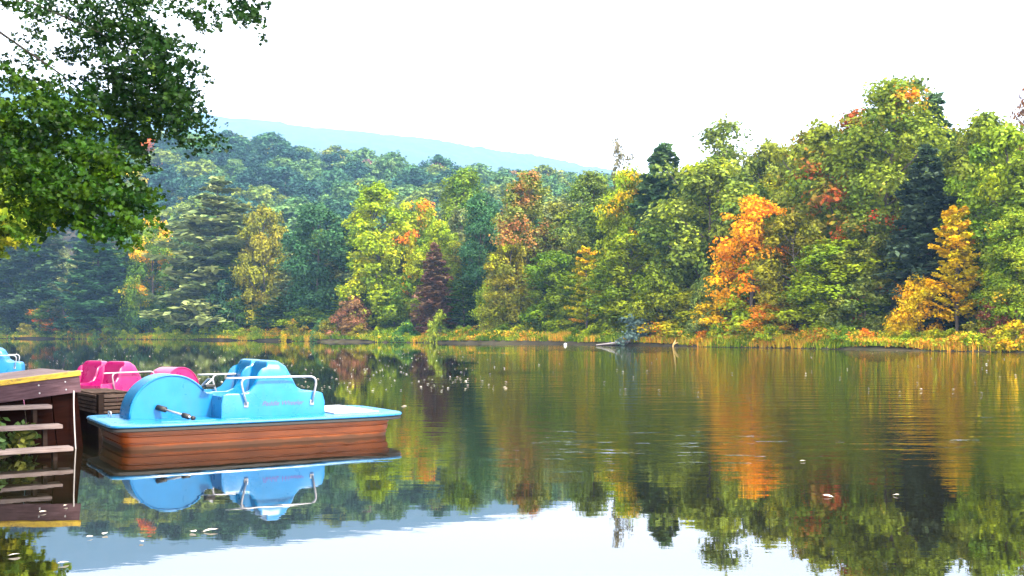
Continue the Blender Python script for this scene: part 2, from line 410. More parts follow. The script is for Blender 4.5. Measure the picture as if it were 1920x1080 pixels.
BUSY = []     # things whose label is finished later
def put(kind, var, name, X, Y, H, Wd, col, tint=None, patch=-.1, label=None, cat='tree', group=None, sink=0.):
    if (kind in ('broad', 'tall') and Wd/H < .43) or (kind == 'bushy' and Wd/H < .55): kind = 'slim'
    h0, w0, cm, tm = K[kind][var % len(K[kind])]
    z = float(height(X, Y)) - sink
    e = empty(name, (X, Y, z), (0, 0, random.uniform(0, 6.28)))
    sx = Wd/w0; e.scale = (sx, sx, H/h0)
    c = link('crown', cm, e); c.color = (*col, 1); c['tint'] = list(tint if tint else col); c['patch'] = float(patch)
    link('trunk', tm, e)
    tag(e, label, cat, group); return e
def tree(kind, var, name, px, py, wpx, off, col, tint=None, patch=-.1, label=None, cat='tree', group=None):
    Y = float(Ys(px)) + off + 3; X = px2x(px, Y); z = float(height(X, Y))
    if px > 1080 and kind in ('broad', 'tall', 'open', 'bushy') and col[0] < .2:       # right shore leaf colours shifted brighter and yellower
        col = tuple(.62*a+.38*b for a, b in zip(col, (.25, .28, .004)))
    wf = 1.0 if kind in ('layer', 'wisp', 'maple', 'bushy') else 1.0 + .38*min(1, max(0, (px-950)/350))
    return put(kind, var, name, X, Y, zat(py, Y)-z, wf*wpx/1920*Y, col, tint, patch, label, cat, group)

# leaf colours (real-world reflectance)
DG = (.040, .085, .005); G = (.105, .180, .004); LG = (.23, .31, .005); YG = (.32, .32, .004); BG = (.032, .095, .034)
PG = (.14, .17, .055); OR = (.62, .17, .003); YE = (.66, .40, .003); RD = (.50, .03, .006); RB = (.22, .065, .03); SP = (.040, .080, .030); OL = (.20, .195, .008)

T = [ # kind var name px py wpx off colour tint patch label
 ('pine',0,'pine_tree',60,395,230,10,SP,PG,.0,'dark pine on the far bank behind the dock, under the overhanging leaves'),
 ('pine',2,'pine_tree',185,420,190,4,BG,DG,.1,'blue green pine with drooping branches left of the big pale pine'),
 ('broad',1,'broadleaf_tree',120,560,120,1,DG,OR,.22,'low dark tree with a rusty red branch, below the blue green pine'),
 ('broad',3,'broadleaf_tree',285,410,110,6,G,YE,.22,'green tree with orange yellow sprays just left of the big pale pine'),
 ('pine',1,'pine_tree',408,332,275,8,(.19,.24,.08),(.24,.28,.06),.12,'big pale grey green pine with flat layered branches'),
 ('broad',2,'broadleaf_tree',492,388,110,14,OL,LG,.1,'yellow green tree touching the right side of the big pale pine'),
 ('broad',0,'broadleaf_tree',598,385,165,10,BG,G,.05,'rounded blue green tree standing between the big pine and the tall yellow green tree'),
 ('tall',0,'broadleaf_tree',703,345,140,7,LG,YG,.22,'tall yellow green tree with small orange patches, left of the brown tree'),
 ('bushy',0,'broadleaf_tree',660,555,90,1,(.20,.10,.04),G,.1,'rust tinged low tree at the foot of the tall yellow green tree'),
 ('broad',4,'broadleaf_tree',785,375,120,24,LG,OR,.2,'light green tree with an orange crown top, behind the brown tree'),
 ('broad',3,'broadleaf_tree',870,318,110,40,G,PG,.1,'grey green tree rising behind and right of the brown tree'),
 ('tall',1,'broadleaf_tree',822,415,80,9,LG,G,.1,'slim light green tree right behind the tip of the brown tree'),
 ('spruce',1,'larch_tree',815,455,95,4,(.15,.085,.045),(.11,.08,.055),.1,'reddish brown dying conifer among the green trees'),
 ('layer',0,'young_tree',772,442,50,6,YG,OR,.16,'small orange tree squeezed in left of the brown conifer'),
 ('tall',2,'broadleaf_tree',905,362,95,12,(.04,.12,.04),LG,.15,'narrow sea green tree left of the tall golden green tree'),
 ('tall',1,'broadleaf_tree',988,322,118,8,(.16,.19,.025),(.26,.13,.03),.25,'tall golden green tree with an orange flushed crown in the middle of the shore'),
 ('broad',0,'broadleaf_tree',955,450,110,3,OL,LG,.2,'olive tree in front of the tall golden green tree'),
 ('broad',1,'broadleaf_tree',1040,470,130,5,G,DG,.1,'dark green round tree at right foot of the tall golden green tree'),
 ('tall',0,'broadleaf_tree',1108,322,105,14,(.04,.12,.035),LG,.1,'green pointed tree left of the yellow speckled tree'),
 ('wisp',0,'birch_tree',1155,258,80,22,(.12,.11,.06),(.14,.1,.05),.1,'thin sparse tree sticking up above the shore left of the spruce top'),
 ('broad',2,'broadleaf_tree',1180,318,110,12,LG,YE,.2,'green tree with yellow and orange clumps left of the spruce'),
 ('layer',1,'young_tree',1100,465,90,2,YG,YE,.35,'yellow speckled small tree in front of the green pointed tree'),
 ('spruce',0,'spruce_tree',1243,270,150,12,(.07,.14,.045),SP,.1,'dark pointed spruce between the yellow clumped tree and the pale green tree'),
 ('broad',3,'broadleaf_tree',1180,440,140,3,G,DG,.1,'deep green tree below the yellow clumped tree'),
 ('bushy',1,'broadleaf_tree',1235,500,130,1,DG,G,.1,'dark bushy tree below the spruce'),
 ('open',0,'broadleaf_tree',1345,222,170,16,(.09,.15,.045),PG,.1,'pale airy tree with an open top left of the orange maple'),
 ('broad',4,'broadleaf_tree',1330,300,165,8,(.065,.14,.03),LG,.15,'broad pale green tree just left of the orange maple'),
 ('bushy',2,'broadleaf_tree',1325,510,90,1,(.06,.12,.045),G,.1,'grey green round tree low beside the orange maple'),
 ('broad',2,'broadleaf_tree',1440,268,120,22,(.12,.16,.03),OL,.1,'yellowish tree rising behind the orange maple'),
 ('maple',0,'maple_tree',1418,366,195,2.5,(.70,.30,.003),(.70,.20,.003),.04,'bright orange maple at the water side'),
 ('bushy',1,'maple_tree',1420,490,175,3,LG,YE,.2,'yellow green lower tree directly under the bright orange maple'),
 ('broad',0,'broadleaf_tree',1510,252,150,14,(.11,.16,.022),(.34,.12,.02),.16,'yellow green tree with a red tip right of the orange maple'),
 ('broad',1,'broadleaf_tree',1490,400,120,3,OL,(.2,.17,.02),.2,'olive gold tree touching the right side of the orange maple'),
 ('broad',4,'broadleaf_tree',1600,215,190,12,(.10,.16,.018),(.36,.12,.015),.22,'large green tree mottled with orange, left of the tallest tree'),
 ('open',1,'broadleaf_tree',1700,142,150,20,(.05,.10,.04),DG,.1,'dark airy tree top just behind the tallest tree'),
 ('tall',2,'broadleaf_tree',1668,148,135,9,(.13,.21,.022),OR,.13,'tallest tree on the shore, light green with one orange patch'),
 ('spruce',0,'spruce_tree',1748,178,140,17,(.07,.13,.045),DG,.1,'dark spruce tip behind the tallest tree on its right'),
 ('spruce',1,'spruce_tree',1738,272,150,5,(.045,.075,.040),SP,.1,'near black drooping spruce in front of the green forest'),
 ('broad',2,'broadleaf_tree',1570,450,150,2.5,G,LG,.2,'green tree below the large orange mottled tree'),
 ('broad',3,'broadleaf_tree',1640,400,120,5,(.05,.08,.02),RD,.24,'dark tree with red touches left of the drooping spruce'),
 ('bushy',1,'young_tree',1295,548,170,2,YG,OR,.16,'wide low tree with yellow orange leaves, left of the orange maple'),
 ('bushy',2,'young_tree',1362,552,140,1.5,YE,YG,.14,'golden low tree spreading over the bank just left of the orange maple'),
 ('bushy',0,'young_tree',1450,560,120,1.5,(.66,.28,.004),YE,.1,'orange gold low tree at the right foot of the orange maple'),
 ('bushy',0,'broadleaf_tree',1620,520,130,1.5,(.05,.09,.035),BG,.1,'grey green bushy tree at the water between the two yellow trees'),
 ('broad',1,'broadleaf_tree',1840,212,160,14,(.13,.19,.02),YG,.2,'yellow green tree on the skyline right of the spruce tip'),
 ('layer',2,'maple_tree',1795,392,125,2,(.62,.42,.004),(.62,.30,.004),.05,'slim golden yellow tree at the water right of the drooping spruce'),
 ('bushy',2,'maple_tree',1722,515,105,2,YE,YG,.12,'small golden tree low in front of the drooping spruce'),
 ('broad',0,'broadleaf_tree',1890,235,150,6,(.10,.22,.012),LG,.2,'vivid green tree at the right edge of the picture'),
 ('wisp',0,'broadleaf_tree',1925,165,80,16,(.16,.08,.03),RB,.3,'reddish sparse tree top at the extreme right'),
 ('bushy',1,'broadleaf_tree',1900,400,120,2,(.12,.22,.012),YE,.17,'bright green bushy tree hanging over the bank at the right edge'),
 ('bushy',2,'broadleaf_tree',1870,560,90,1,RB,DG,.2,'rusty dark bush below the vivid green tree'),
 ('broad',3,'broadleaf_tree',1985,270,190,5,(.09,.18,.015),LG,.1,'green tree cut off by the right border'),
]
for a in T:
    tree(*a[:7], a[7], a[8], a[9], a[10])

# auto labels : colour + what it stands beside, made unique by counting from the left
MARK = [(30,'the dark left pine'),(185,'the blue green pine'),(285,'the orange sprayed tree'),(408,'the big pale pine'),(492,'the tree by the big pine'),
 (598,'the rounded tree'),(703,'the tall yellow green tree'),(815,'the brown conifer'),(905,'the narrow sea green tree'),(988,'the tall golden green tree'),
 (1108,'the green pointed tree'),(1185,'the yellow clumped tree'),(1243,'the pointed spruce'),(1330,'the broad pale green tree'),(1412,'the orange maple'),(1510,'the red tipped tree'),
 (1600,'the orange mottled tree'),(1668,'the tallest tree'),(1738,'the drooping spruce'),(1795,'the slim golden tree'),(1890,'the vivid green tree')]
AUTO = {}
def auto(o, px, what, rel):
    nm = min(MARK, key=lambda m_: abs(m_[0]-px))[1]
    AUTO.setdefault((what, rel, nm), []).append((px, o))
ORD = ['leftmost','second from left','third from left','fourth from left','fifth from left','sixth from left','seventh from left','eighth from left','ninth from left','tenth from left']
def finish_auto():
    for (what, rel, nm), L in AUTO.items():
        L.sort(key=lambda a: a[0])
        for i, (px, o) in enumerate(L):
            o['label'] = f'{what} {rel} {nm}' if len(L) == 1 else f'{ORD[min(i, 9)]} {what} {rel} {nm}'

# second row of forest filling the gaps behind the shore trees
GREENS = [(DG, 'dark green tree'), (G, 'green tree'), ((.06,.12,.03), 'mid green tree'), (PG, 'grey green tree'), (OL, 'olive tree'), (LG, 'light green tree')]
sky_py = lambda px: np.interp(px, [0, 200, 330, 500, 600, 700, 800, 900, 1000, 1100, 1200, 1300, 1400, 1500, 1600, 1700, 1800, 1950],
                                 [420, 440, 400, 420, 420, 400, 420, 380, 375, 370, 340, 300, 310, 290, 255, 230, 250, 250])
for i, px in enumerate(range(-468, 2260, 56)):
    for row, off in enumerate((17, 30)):
        if px < 640 and row == 1: continue
        q = px + random.uniform(-16, 16)
        (col, what) = random.choice(GREENS[:4]) if q < 700 else random.choice(GREENS) if q < 1150 else random.choice(GREENS[1:] + [(LG, 'light green tree'), (YG, 'yellow green tree')])
        top = float(sky_py(q)) + random.uniform(5, 60) - row*12
        kd = random.choice(['broad', 'broad', 'tall', 'pine']) if q < 700 else random.choice(['broad', 'broad', 'tall'])
        o = tree(kd, random.randrange(5), {'pine': 'pine_tree'}.get(kd, 'broadleaf_tree'), q, top, random.uniform(130, 185)*(1 if q > 900 else .8), off, col, random.choice([YG, PG, G]), random.uniform(-.05, .15), None, 'tree', 'trees in the wood behind the shore')
        auto(o, q, what, 'in the wood behind')
# understory at the foot of the wood
for i, px in enumerate(range(-198, 2080, 47)):
    q = px + random.uniform(-18, 18)
    if q < 640: col, what, tint, pt = random.choice([(DG, 'dark low tree', BG, .05), (BG, 'bluish low tree', DG, .05), (G, 'green low tree', PG, .1)])
    elif q < 1150: col, what, tint, pt = random.choice([(G, 'green low tree', LG, .1), (LG, 'light green low tree', YE, .12), (DG, 'dark low tree', G, .1), (OL, 'olive low tree', LG, .1)])
    else: col, what, tint, pt = random.choice([(YG, 'yellow green low tree', YE, .3), (G, 'green low tree', YE, .15), (DG, 'dark low tree', G, .1), (YE, 'golden low tree', OR, .15), (LG, 'light green low tree', YE, .2)])
    top = random.uniform(505, 575)
    o = tree(random.choice(['bushy', 'bushy', 'layer']), random.randrange(3), 'young_tree', q, top, random.uniform(70, 125), random.uniform(4.5, 7), col, tint, pt, None, 'tree', 'low trees at the foot of the wood')
    auto(o, q, what, 'at the foot of')
# shrubs on the bank
for i in range(64):
    q = -15 + i*31 + random.uniform(-12, 12)
    col, what, tint, pt = random.choice([(G, 'green shrub', LG, .1), (LG, 'bright green shrub', YG, .2), (OL, 'olive shrub', YE, .2), (YG, 'yellow green shrub', YE, .25), (OR, 'rust orange shrub', YE, .25) if q > 1200 and random.random() < .6 else (LG, 'light green shrub', YE, .1)])
    Y = float(Ys(q)) + random.uniform(.9, 3.5); hgt_ = random.uniform(1.0, 2.0)*(1.35 if q < 700 else .85)
    o = put('shrub', random.randrange(3), 'shrub', px2x(q, Y), Y, hgt_, hgt_*random.uniform(1.1, 1.8), col, tint, pt, None, 'shrub', 'shrubs along the far bank')
    auto(o, q, what, 'on the bank below')
for px, hh, ww, col, tint, lab in ((602, 2.7, 2.6, (.06,.15,.035), LG, 'fresh green bush on the bank right of the big pale pine'),
                                   (765, 2.3, 3.4, (.05,.14,.02), LG, 'wide green bush on the bank below the tall yellow green tree'),
                                   (825, 3.4, 3.0, (.20,.27,.015), YG, 'bright yellow green bush at the foot of the brown conifer'),
                                   (1188, 2.5, 3.9, (.10,.16,.14), (.07,.12,.10), 'dusty blue bush leaning over the fallen log')):
    Y = float(Ys(px)) + (.35 if px == 1188 else 1.6)
    put('shrub', 1, 'bush', px2x(px, Y), Y, hh, ww, col, tint, .1, lab, 'bush')

# wooded hillside
HB = [((.025,.075,.05), 'dark crowned tree'), ((.045,.12,.055), 'green crowned tree'), ((.09,.18,.05), 'pale crowned tree'), ((.14,.20,.03), 'yellowish crowned tree')]
cnt = 0; pts = []
Yr = 515.
rows = np.concatenate([np.arange(235, 420, 21), np.arange(425, 530, 17)])
for Y in rows:
    step = 13.5/Y*1920
    px = 20 + random.uniform(0, step)
    while px < 1170:
        X = px2x(px, Y)+random.uniform(-2, 2); YY = Y+random.uniform(-5, 5)
        if YY > Ys(px)+50 and cnt < 175:
            vis_top = 624-(float(height(X, YY))+15-HC)/YY*1920
            lim = np.interp(px, [0, 250, 330, 480, 540, 640, 760, 900, 1000, 1100], [430, 430, 420, 420, 440, 400, 400, 390, 372, 365])
            if vis_top < lim and (px > 215 or random.random() < .35):
                pts.append((px, X, YY)); cnt += 1
        px += step*random.uniform(.8, 1.25)
for px, X, Y in pts:
    c, what = random.choice(HB); tint = random.choice([YG, G, PG])
    rel = 'high uphill of' if Y > 400 else 'low uphill of'
    o = put('hill', random.randrange(4), 'broadleaf_tree', X, Y, random.uniform(13, 18), random.uniform(15, 22), c, tint, random.uniform(-.05, .12), None, 'tree', 'trees on the wooded hillside')
    auto(o, px, what, rel)
for px, py, Y, hh, ww, col, nm, lab in (
        (822, 302, 470, 17, 13, (.65, .02, .04), 'maple_tree', 'crimson maple on the ridge of the hillside'),
        (284, 262, 330, 14, 19, (.70, .19, .008), 'maple_tree', 'blazing orange maple on the hill seen under the hanging leaves'),
        (232, 258, 335, 13, 9, (.5, .02, .02), 'maple_tree', 'red maple beside the blazing orange one on the hill'),
        (250, 318, 300, 14, 13, (.45, .38, .02), 'broadleaf_tree', 'yellow tree below the blazing orange maple'),
        (965, 322, 440, 13, 13, (.32, .17, .08), 'broadleaf_tree', 'dull orange tree on the ridge left of the tall golden green tree'),
        (1025, 330, 430, 13, 11, (.5, .3, .03), 'broadleaf_tree', 'golden tree on the ridge behind the tall golden green tree'),
        (690, 300, 480, 14, 12, (.22, .12, .12), 'broadleaf_tree', 'purplish tree on the ridge left of the crimson maple'),
        (735, 302, 480, 14, 12, (.28, .12, .10), 'broadleaf_tree', 'dusky red tree on the ridge near the crimson maple'),
        (432, 246, 500, 15, 10, (.24, .13, .13), 'broadleaf_tree', 'mauve tree at the left summit of the hillside')):
    
    Y = min((abs(zat(py, y_)-float(height(px2x(px, y_), y_))-hh), y_) for y_ in range(240, 520, 6))[1]
    X = px2x(px, Y); z = float(height(X, Y)); top = zat(py, Y); ww *= .9
    H_ = max(5, top-z); o = put('hill', int(px) % 4, nm, X, Y, H_, ww, col, col, 0, lab)

# ------------------------------------------------------------------ bank growth: grass and herbs (uncountable)
def world_leaf(name, stops, scale=.16, stretch=(1, 1, 1)):
    m, t, p = new_mat(name); geo = t.nodes.new('ShaderNodeNewGeometry')
    rn = t.nodes.new('ShaderNodeAttribute'); rn.attribute_name = 'rnd'
    n = noise(t, scale, 4, .65, geo.outputs['Position'], mapscale=stretch)
    f = math_node(t, 'ADD', n.outputs['Fac'], math_node(t, 'MULTIPLY', math_node(t, 'SUBTRACT', rn.outputs['Fac'], .5), .12))
    if name.startswith('bank'):
        sx = t.nodes.new('ShaderNodeSeparateXYZ'); t.links.new(geo.outputs['Position'], sx.inputs[0])
        f = math_node(t, 'ADD', f, math_node(t, 'MULTIPLY', math_node(t, 'MULTIPLY', sx.outputs['X'], .05, True), .055))
    r = ramp(t, f, stops)
    hs = t.nodes.new('ShaderNodeHueSaturation'); t.links.new(r.outputs[0], hs.inputs['Color'])
    t.links.new(math_node(t, 'ADD', math_node(t, 'MULTIPLY', rn.outputs['Fac'], .8), .5), hs.inputs['Value'])
    t.nodes.remove(p)
    d = t.nodes.new('ShaderNodeBsdfDiffuse'); tr = t.nodes.new('ShaderNodeBsdfTranslucent'); m1 = t.nodes.new('ShaderNodeMixShader'); m1.inputs[0].default_value = .25
    t.links.new(hs.outputs[0], d.inputs[0]); t.links.new(hs.outputs[0], tr.inputs[0]); t.links.new(d.outputs[0], m1.inputs[1]); t.links.new(tr.outputs[0], m1.inputs[2])
    t.links.new(m1.outputs[0], t.nodes['Material Output'].inputs['Surface']); return m
GRASS = world_leaf('bank_grass', [(.30, (.06, .14, .01)), (.50, (.18, .27, .01)), (.57, (.40, .38, .02)), (.62, (.60, .24, .03)), (.68, (.50, .36, .03)), (.78, (.18, .26, .02))])
def blades(X, Y, Z, nb, h, w):
    n = len(X); X = np.repeat(X, nb); Y = np.repeat(Y, nb); Z = np.repeat(Z, nb); N = n*nb
    a = rng.uniform(0, 6.28, N); lean = rng.uniform(0, .45, N); la = rng.uniform(0, 6.28, N); hh = (np.repeat(h, nb) if hasattr(h, '__len__') else h)*rng.uniform(.5, 1.15, N)
    x0 = X+rng.normal(size=N)*.12; y0 = Y+rng.normal(size=N)*.12
    ww = w*rng.uniform(.6, 1.4, N)
    p0 = np.stack([x0-np.cos(a)*ww, y0-np.sin(a)*ww, Z-.05], -1); p1 = np.stack([x0+np.cos(a)*ww, y0+np.sin(a)*ww, Z-.05], -1)
    mx = x0+np.cos(la)*lean*hh*.35; my = y0+np.sin(la)*lean*hh*.35; mz = Z+hh*.6
    p2 = np.stack([mx+np.cos(a)*ww*.8, my+np.sin(a)*ww*.8, mz], -1); p3 = np.stack([mx-np.cos(a)*ww*.8, my-np.sin(a)*ww*.8, mz], -1)
    tip = np.stack([x0+np.cos(la)*lean*hh, y0+np.sin(la)*lean*hh, Z+hh*(1-.15*lean)], -1); tip2 = tip+np.stack([np.cos(a)*ww*.15, np.sin(a)*ww*.15, 0*a], -1)
    V = np.stack([p0, p1, p2, p3, tip2, tip], 1)
    base = np.arange(N)[:, None]*6
    F = np.concatenate([base+np.array([0, 1, 2, 3]), base+np.array([3, 2, 4, 5])])
    return V.reshape(-1, 3), F, N
n = 26000
px = rng.uniform(-90, 2080, n); sp = Ys(px)
keep = rng.uniform(0, 1, n) < (sp/215)**.5 + .25; px = px[keep]; sp = sp[keep]
off = rng.uniform(0, 1, len(px))**1.4*6 + .15
Y = sp + off; X = px2x(px, Y); Z = height(X, Y)
ok = Z > .04; X, Y, Z = X[ok], Y[ok], Z[ok]
hv = (.30 - .08*np.clip(X/20, 0, 1)) + .45*np.clip(vnoise(X, Y, .35, 2)*.5+.5, 0, 1)
V, F, N = blades(X, Y, Z, 5, hv, .028)
g = link('bank_grass', mesh_np('bank_grass', V, F, GRASS, attrs={'rnd': np.tile(rng.uniform(0, 1, N), 2)}))
tag(g, 'long green, gold and rust coloured grass along the far bank', 'grass', kind='stuff')
# herb leaves between the grass
n = 80000
px = rng.uniform(-90, 2080, n); off = rng.uniform(0, 1, n)**1.2*5+.05; Y = Ys(px)+off; X = px2x(px, Y); Z = height(X, Y)
ok = Z > .02; X, Y, Z = X[ok], Y[ok], Z[ok]
pos = np.stack([X, Y, Z+rng.uniform(0, 1, len(X))**1.3*(.4+1.0*np.clip(vnoise(X, Y, .5, 6), 0, 1))], -1)
V = leaf_quads(pos, rand_dirs(len(X), .9), .15)
HERB = world_leaf('bank_herbs', [(.32, (.05, .13, .01)), (.48, (.16, .26, .01)), (.56, (.42, .38, .02)), (.61, (.62, .20, .02)), (.70, (.26, .32, .02))], .22)
g = link('bank_herbs', mesh_np('bank_herbs', V.reshape(-1, 3), np.arange(len(V)*4).reshape(-1, 4), HERB, attrs={'rnd': rng.uniform(0, 1, len(V))}))
tag(g, 'leafy weeds turning yellow and orange along the far bank', 'undergrowth', kind='stuff')

# fallen log, jetty sticks and driftwood on the far bank
DRIFT = wood('driftwood', (.20, .17, .17), (.42, .38, .38))
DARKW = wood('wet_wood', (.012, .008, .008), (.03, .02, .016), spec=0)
e = empty('fallen_log', W(1180, 643, 94.5)); tag(e, 'pale fallen log propped over the water below the dusty blue bush', 'log')
Ylog = 94.3
def rel(px, z, dy=0): return Vector((px2x(px, Ylog+dy), Ylog+dy, z)) - e.location
link('log', tubes_mesh('log', [([rel(1118, .08), rel(1150, .25), rel(1180, .42), rel(1205, .46), rel(1225, .44)], [.05, .09, .1, .09, .05], 8)], DRIFT), e)
for q in (1176, 1190): link('branch', tubes_mesh('branch', [([rel(q, .42), rel(q+1, -.4)], [.05, .04], 6)], DRIFT), e)
link('root', tubes_mesh('root', [([rel(1108, -.05), rel(1140, .05), rel(1200, .04), rel(1235, .1)], [.05, .1, .1, .04], 6)], DARKW), e)
GOLDW = wood('golden_wood', (.45, .28, .10), (.7, .5, .22))
e = empty('driftwood', W(1262, 650, 89)); tag(e, 'small golden forked driftwood at the waterline right of the dusty blue bush', 'driftwood')
link('stem', tubes_mesh('stem', [([(-.05, 0, -.15), (.05, 0, .25), (.25, .05, .6)], [.08, .07, .03], 6)], GOLDW), e)
link('branch', tubes_mesh('branch', [([(.04, 0, .2), (.35, .05, .35), (.7, .1, .38)], [.06, .05, .02], 6)], GOLDW), e)
bm = bmesh.new(); bmesh.ops.create_icosphere(bm, subdivisions=2, radius=.16)
for v in bm.verts: v.co *= 1+random.uniform(-.12, .12); v.co.z *= .8
PALE = gelcoat('pale_stone', (.75, .73, .7), .6)
o = bm_obj('stone', bm, PALE, smooth=True); o.location = (px2x(1060, 100), 100, .08); tag(o, 'small white stone at the waterline left of the dusty blue bush', 'stone')

# ------------------------------------------------------------------ floating leaves
FLOAT = world_leaf('floating_leaf', [(.3, (.30, .26, .20)), (.5, (.55, .50, .42)), (.7, (.62, .58, .52))], 3)  # pale tones stand in for sky reflected off the leaves
n = 650
px = np.where(rng.uniform(0, 1, n) < .85, rng.uniform(-50, 950, n), rng.uniform(500, 2000, n)); py = 652 + rng.uniform(0, 1, n)**1.5*85
Y = 1.2*1920/(py-624); X = px2x(px, Y)
ok = (height(X, Y) < -.1); X, Y = X[ok], Y[ok]
pos = np.stack([X, Y, np.full(len(X), .012)], -1)
V = leaf_quads(pos, np.array([0, 0, 1.])+rng.normal(size=(len(X), 3))*.12, .05)
V[:, :, 2] = np.maximum(V[:, :, 2], .004)
g = link('floating_leaves', mesh_np('floating_leaves', V.reshape(-1, 3), np.arange(len(V)*4).reshape(-1, 4), FLOAT, attrs={'rnd': rng.uniform(.3, 1, len(V))}))
tag(g, 'many tiny pale leaves scattered over the pond surface', 'leaves', kind='stuff')

def maple_leaf_mesh(name, mat, s=1.0, curl=.12):
    prof = [(0, -.62), (.03, -.46), (.2, -.36), (.3, -.14), (.33, .06), (.28, .24), (.2, .38), (.1, .5), (.04, .56), (0, .62)]
    P_ = prof + [(-x, y) for x, y in prof[-2:0:-1]]
    V = [(0, 0, 0)] + [(x*s, y*s, curl*s*(x*x*2-abs(y)*.3)) for x, y in P_]; k = len(P_)
    F = []
    for i in range(0, k, 2): F.append((0, 1+i, 1+(i+1) % k, 1+(i+2) % k))
    return mesh_np(name, V, F, mat, attrs={'rnd': np.full(len(F), .6)})
BROWN = world_leaf('brown_leaf', [(.3, (.50, .44, .36)), (.6, (.75, .7, .62)), (.8, (.5, .3, .2))], 6)
fl = maple_leaf_mesh('floating_leaf', BROWN, .075, .2)
for (px, py, s, lab) in ((393, 997, 1.1, 'larger pale leaf floating just right of another, below the wheel cover reflection'),
                         (362, 999, .8, 'smaller pale leaf floating left of the larger one below the wheel cover reflection'),
                         (197, 1003, .7, 'pale leaf afloat below the orange maple reflection'),
                         (168, 1009, .5, 'small leaf afloat just left of the pale leaf below the orange reflection'),
                         (265, 1018, .5, 'small round leaf afloat right of and below the orange reflection'),
                         (28, 1043, .8, 'pale leaf floating close to the lower left corner'),
                         (120, 1058, .7, 'pale leaf floating near the bottom edge left of the white sky reflection'),
                         (80, 962, .6, 'pale leaf floating on the reflection of the dock front'),
                         (123, 950, .5, 'small pale leaf floating by the right end of the dock reflection'),
                         (1552, 932, .9, 'single pale leaf floating on dark water below the grey green bushy tree'),
                         (1505, 866, .7, 'pale leaf floating below the orange maple reflection'),
                         (757, 763, 1.2, 'pale leaf floating off the right tip of the blue pedal boat'),
                         (1680, 930, .6, 'small leaf floating under the drooping spruce reflection')):
    Y = 1.2*1920/(py-624); o = link('floating_leaf', fl, None, (px2x(px, Y), Y, .012)); o.rotation_euler = (random.uniform(-.15, .15), random.uniform(-.15, .15), random.uniform(0, 6.28)); o.scale = (s, s, s)
    tag(o, lab, 'leaf', 'single leaves floating on the pond')

# ------------------------------------------------------------------ pedal boats
WHITE_M, t, p = new_mat('white_tube'); p.inputs['Base Color'].default_value = (.34, .34, .37, 1); p.inputs['Roughness'].default_value = .3; p.inputs['Metallic'].default_value = .35
BLACK, t, p = new_mat('black_rubber'); p.inputs['Base Color'].default_value = (.012, .012, .014, 1); p.inputs['Roughness'].default_value = .6
HULLB, t, p = new_mat('stained_hull')
n = noise(t, 3, 4, .55, mapscale=(.5, .5, 4)); r = ramp(t, n.outputs['Fac'], [(.3, (.12, .022, .002)), (.55, (.20, .042, .002)), (.75, (.16, .042, .006))])
n2 = noise(t, 1.3, 3, .5); r2 = ramp(t, n2.outputs['Fac'], [(.3, (.7, .65, .6)), (.7, (1.15, 1.05, 1))])
tc = t.nodes.new('ShaderNodeTexCoord'); sx = t.nodes.new('ShaderNodeSeparateXYZ'); t.links.new(tc.outputs['Object'], sx.inputs[0])
n4 = noise(t, 6, 4, .6); scum = math_node(t, 'MULTIPLY', math_node(t, 'SUBTRACT', math_node(t, 'ADD', math_node(t, 'MULTIPLY', n4.outputs['Fac'], .06), .02), sx.outputs['Z']), 40, True)
hc = mix_col(t, .7, r.outputs[0], r2.outputs[0], 'MULTIPLY')
t.links.new(mix_col(t, math_node(t, 'MULTIPLY', scum, .75), hc, (.018, .012, .005)), p.inputs['Base Color']); p.inputs['Roughness'].default_value = .4
REDINK, t, p = new_mat('red_lettering'); p.inputs['Base Color'].default_value = (.10, .06, .26, 1); p.inputs['Roughness'].default_value = .5
HULLG = wood('weathered_hull', (.10, .075, .06), (.34, .27, .22), scale=(1.2, 1.2, 16))
DECKW = gelcoat('white_deck', (.34, .36, .40), .3)

def outline(a, b, inset, n=72, xl=None, el=14, er=7):
    pts = []
    for k in range(n):
        th = 2*math.pi*k/n; c, s = math.cos(th), math.sin(th); e_ = er if c > 0 else el
        x = math.copysign(abs(c)**(2/e_), c)*(a-inset); y = math.copysign(abs(s)**(2/e_), s)*(b-inset)
        if c < 0: y *= 1-.05*(abs(x)/a)**3
        pts.append((x, y))
    return pts
def loft(name, levels, mat, parent, n=96, a=1.60, b=.8, **kw):
    """levels (inset, z) bottom to top, capped"""
    V = []; F = []
    for ins, z in levels: V += [(x, y, z) for x, y in outline(a, b, ins, n)]
    for l in range(len(levels)-1):
        for k in range(n):
            q = l*n; F.append((q+k, q+(k+1) % n, q+n+(k+1) % n, q+n+k))
    for l, flip in ((0, True), (len(levels)-1, False)):
        for k in range(n//2-1):
            q = l*n; f = (q+k, q+k+1, q+(n-2-k), q+(n-1-k))
            F.append(f[::-1] if flip else f)
    me = mesh_np(name, V, F, mat, smooth=True)
    o = link(name, me, parent); md = o.modifiers.new('edge', 'EDGE_SPLIT'); md.split_angle = math.radians(35)
    return o
PU = np.array([-.46, -.445, -.40, -.24, -.16, -.10, -.06, -.02, .05, .18, .26, .32, .37, .45, .60, .655, .68])
PZ = np.array([.44, .505, .52, .52, .56, .66, .79, .845, .87, .862, .81, .70, .585, .535, .52, .50, .42])
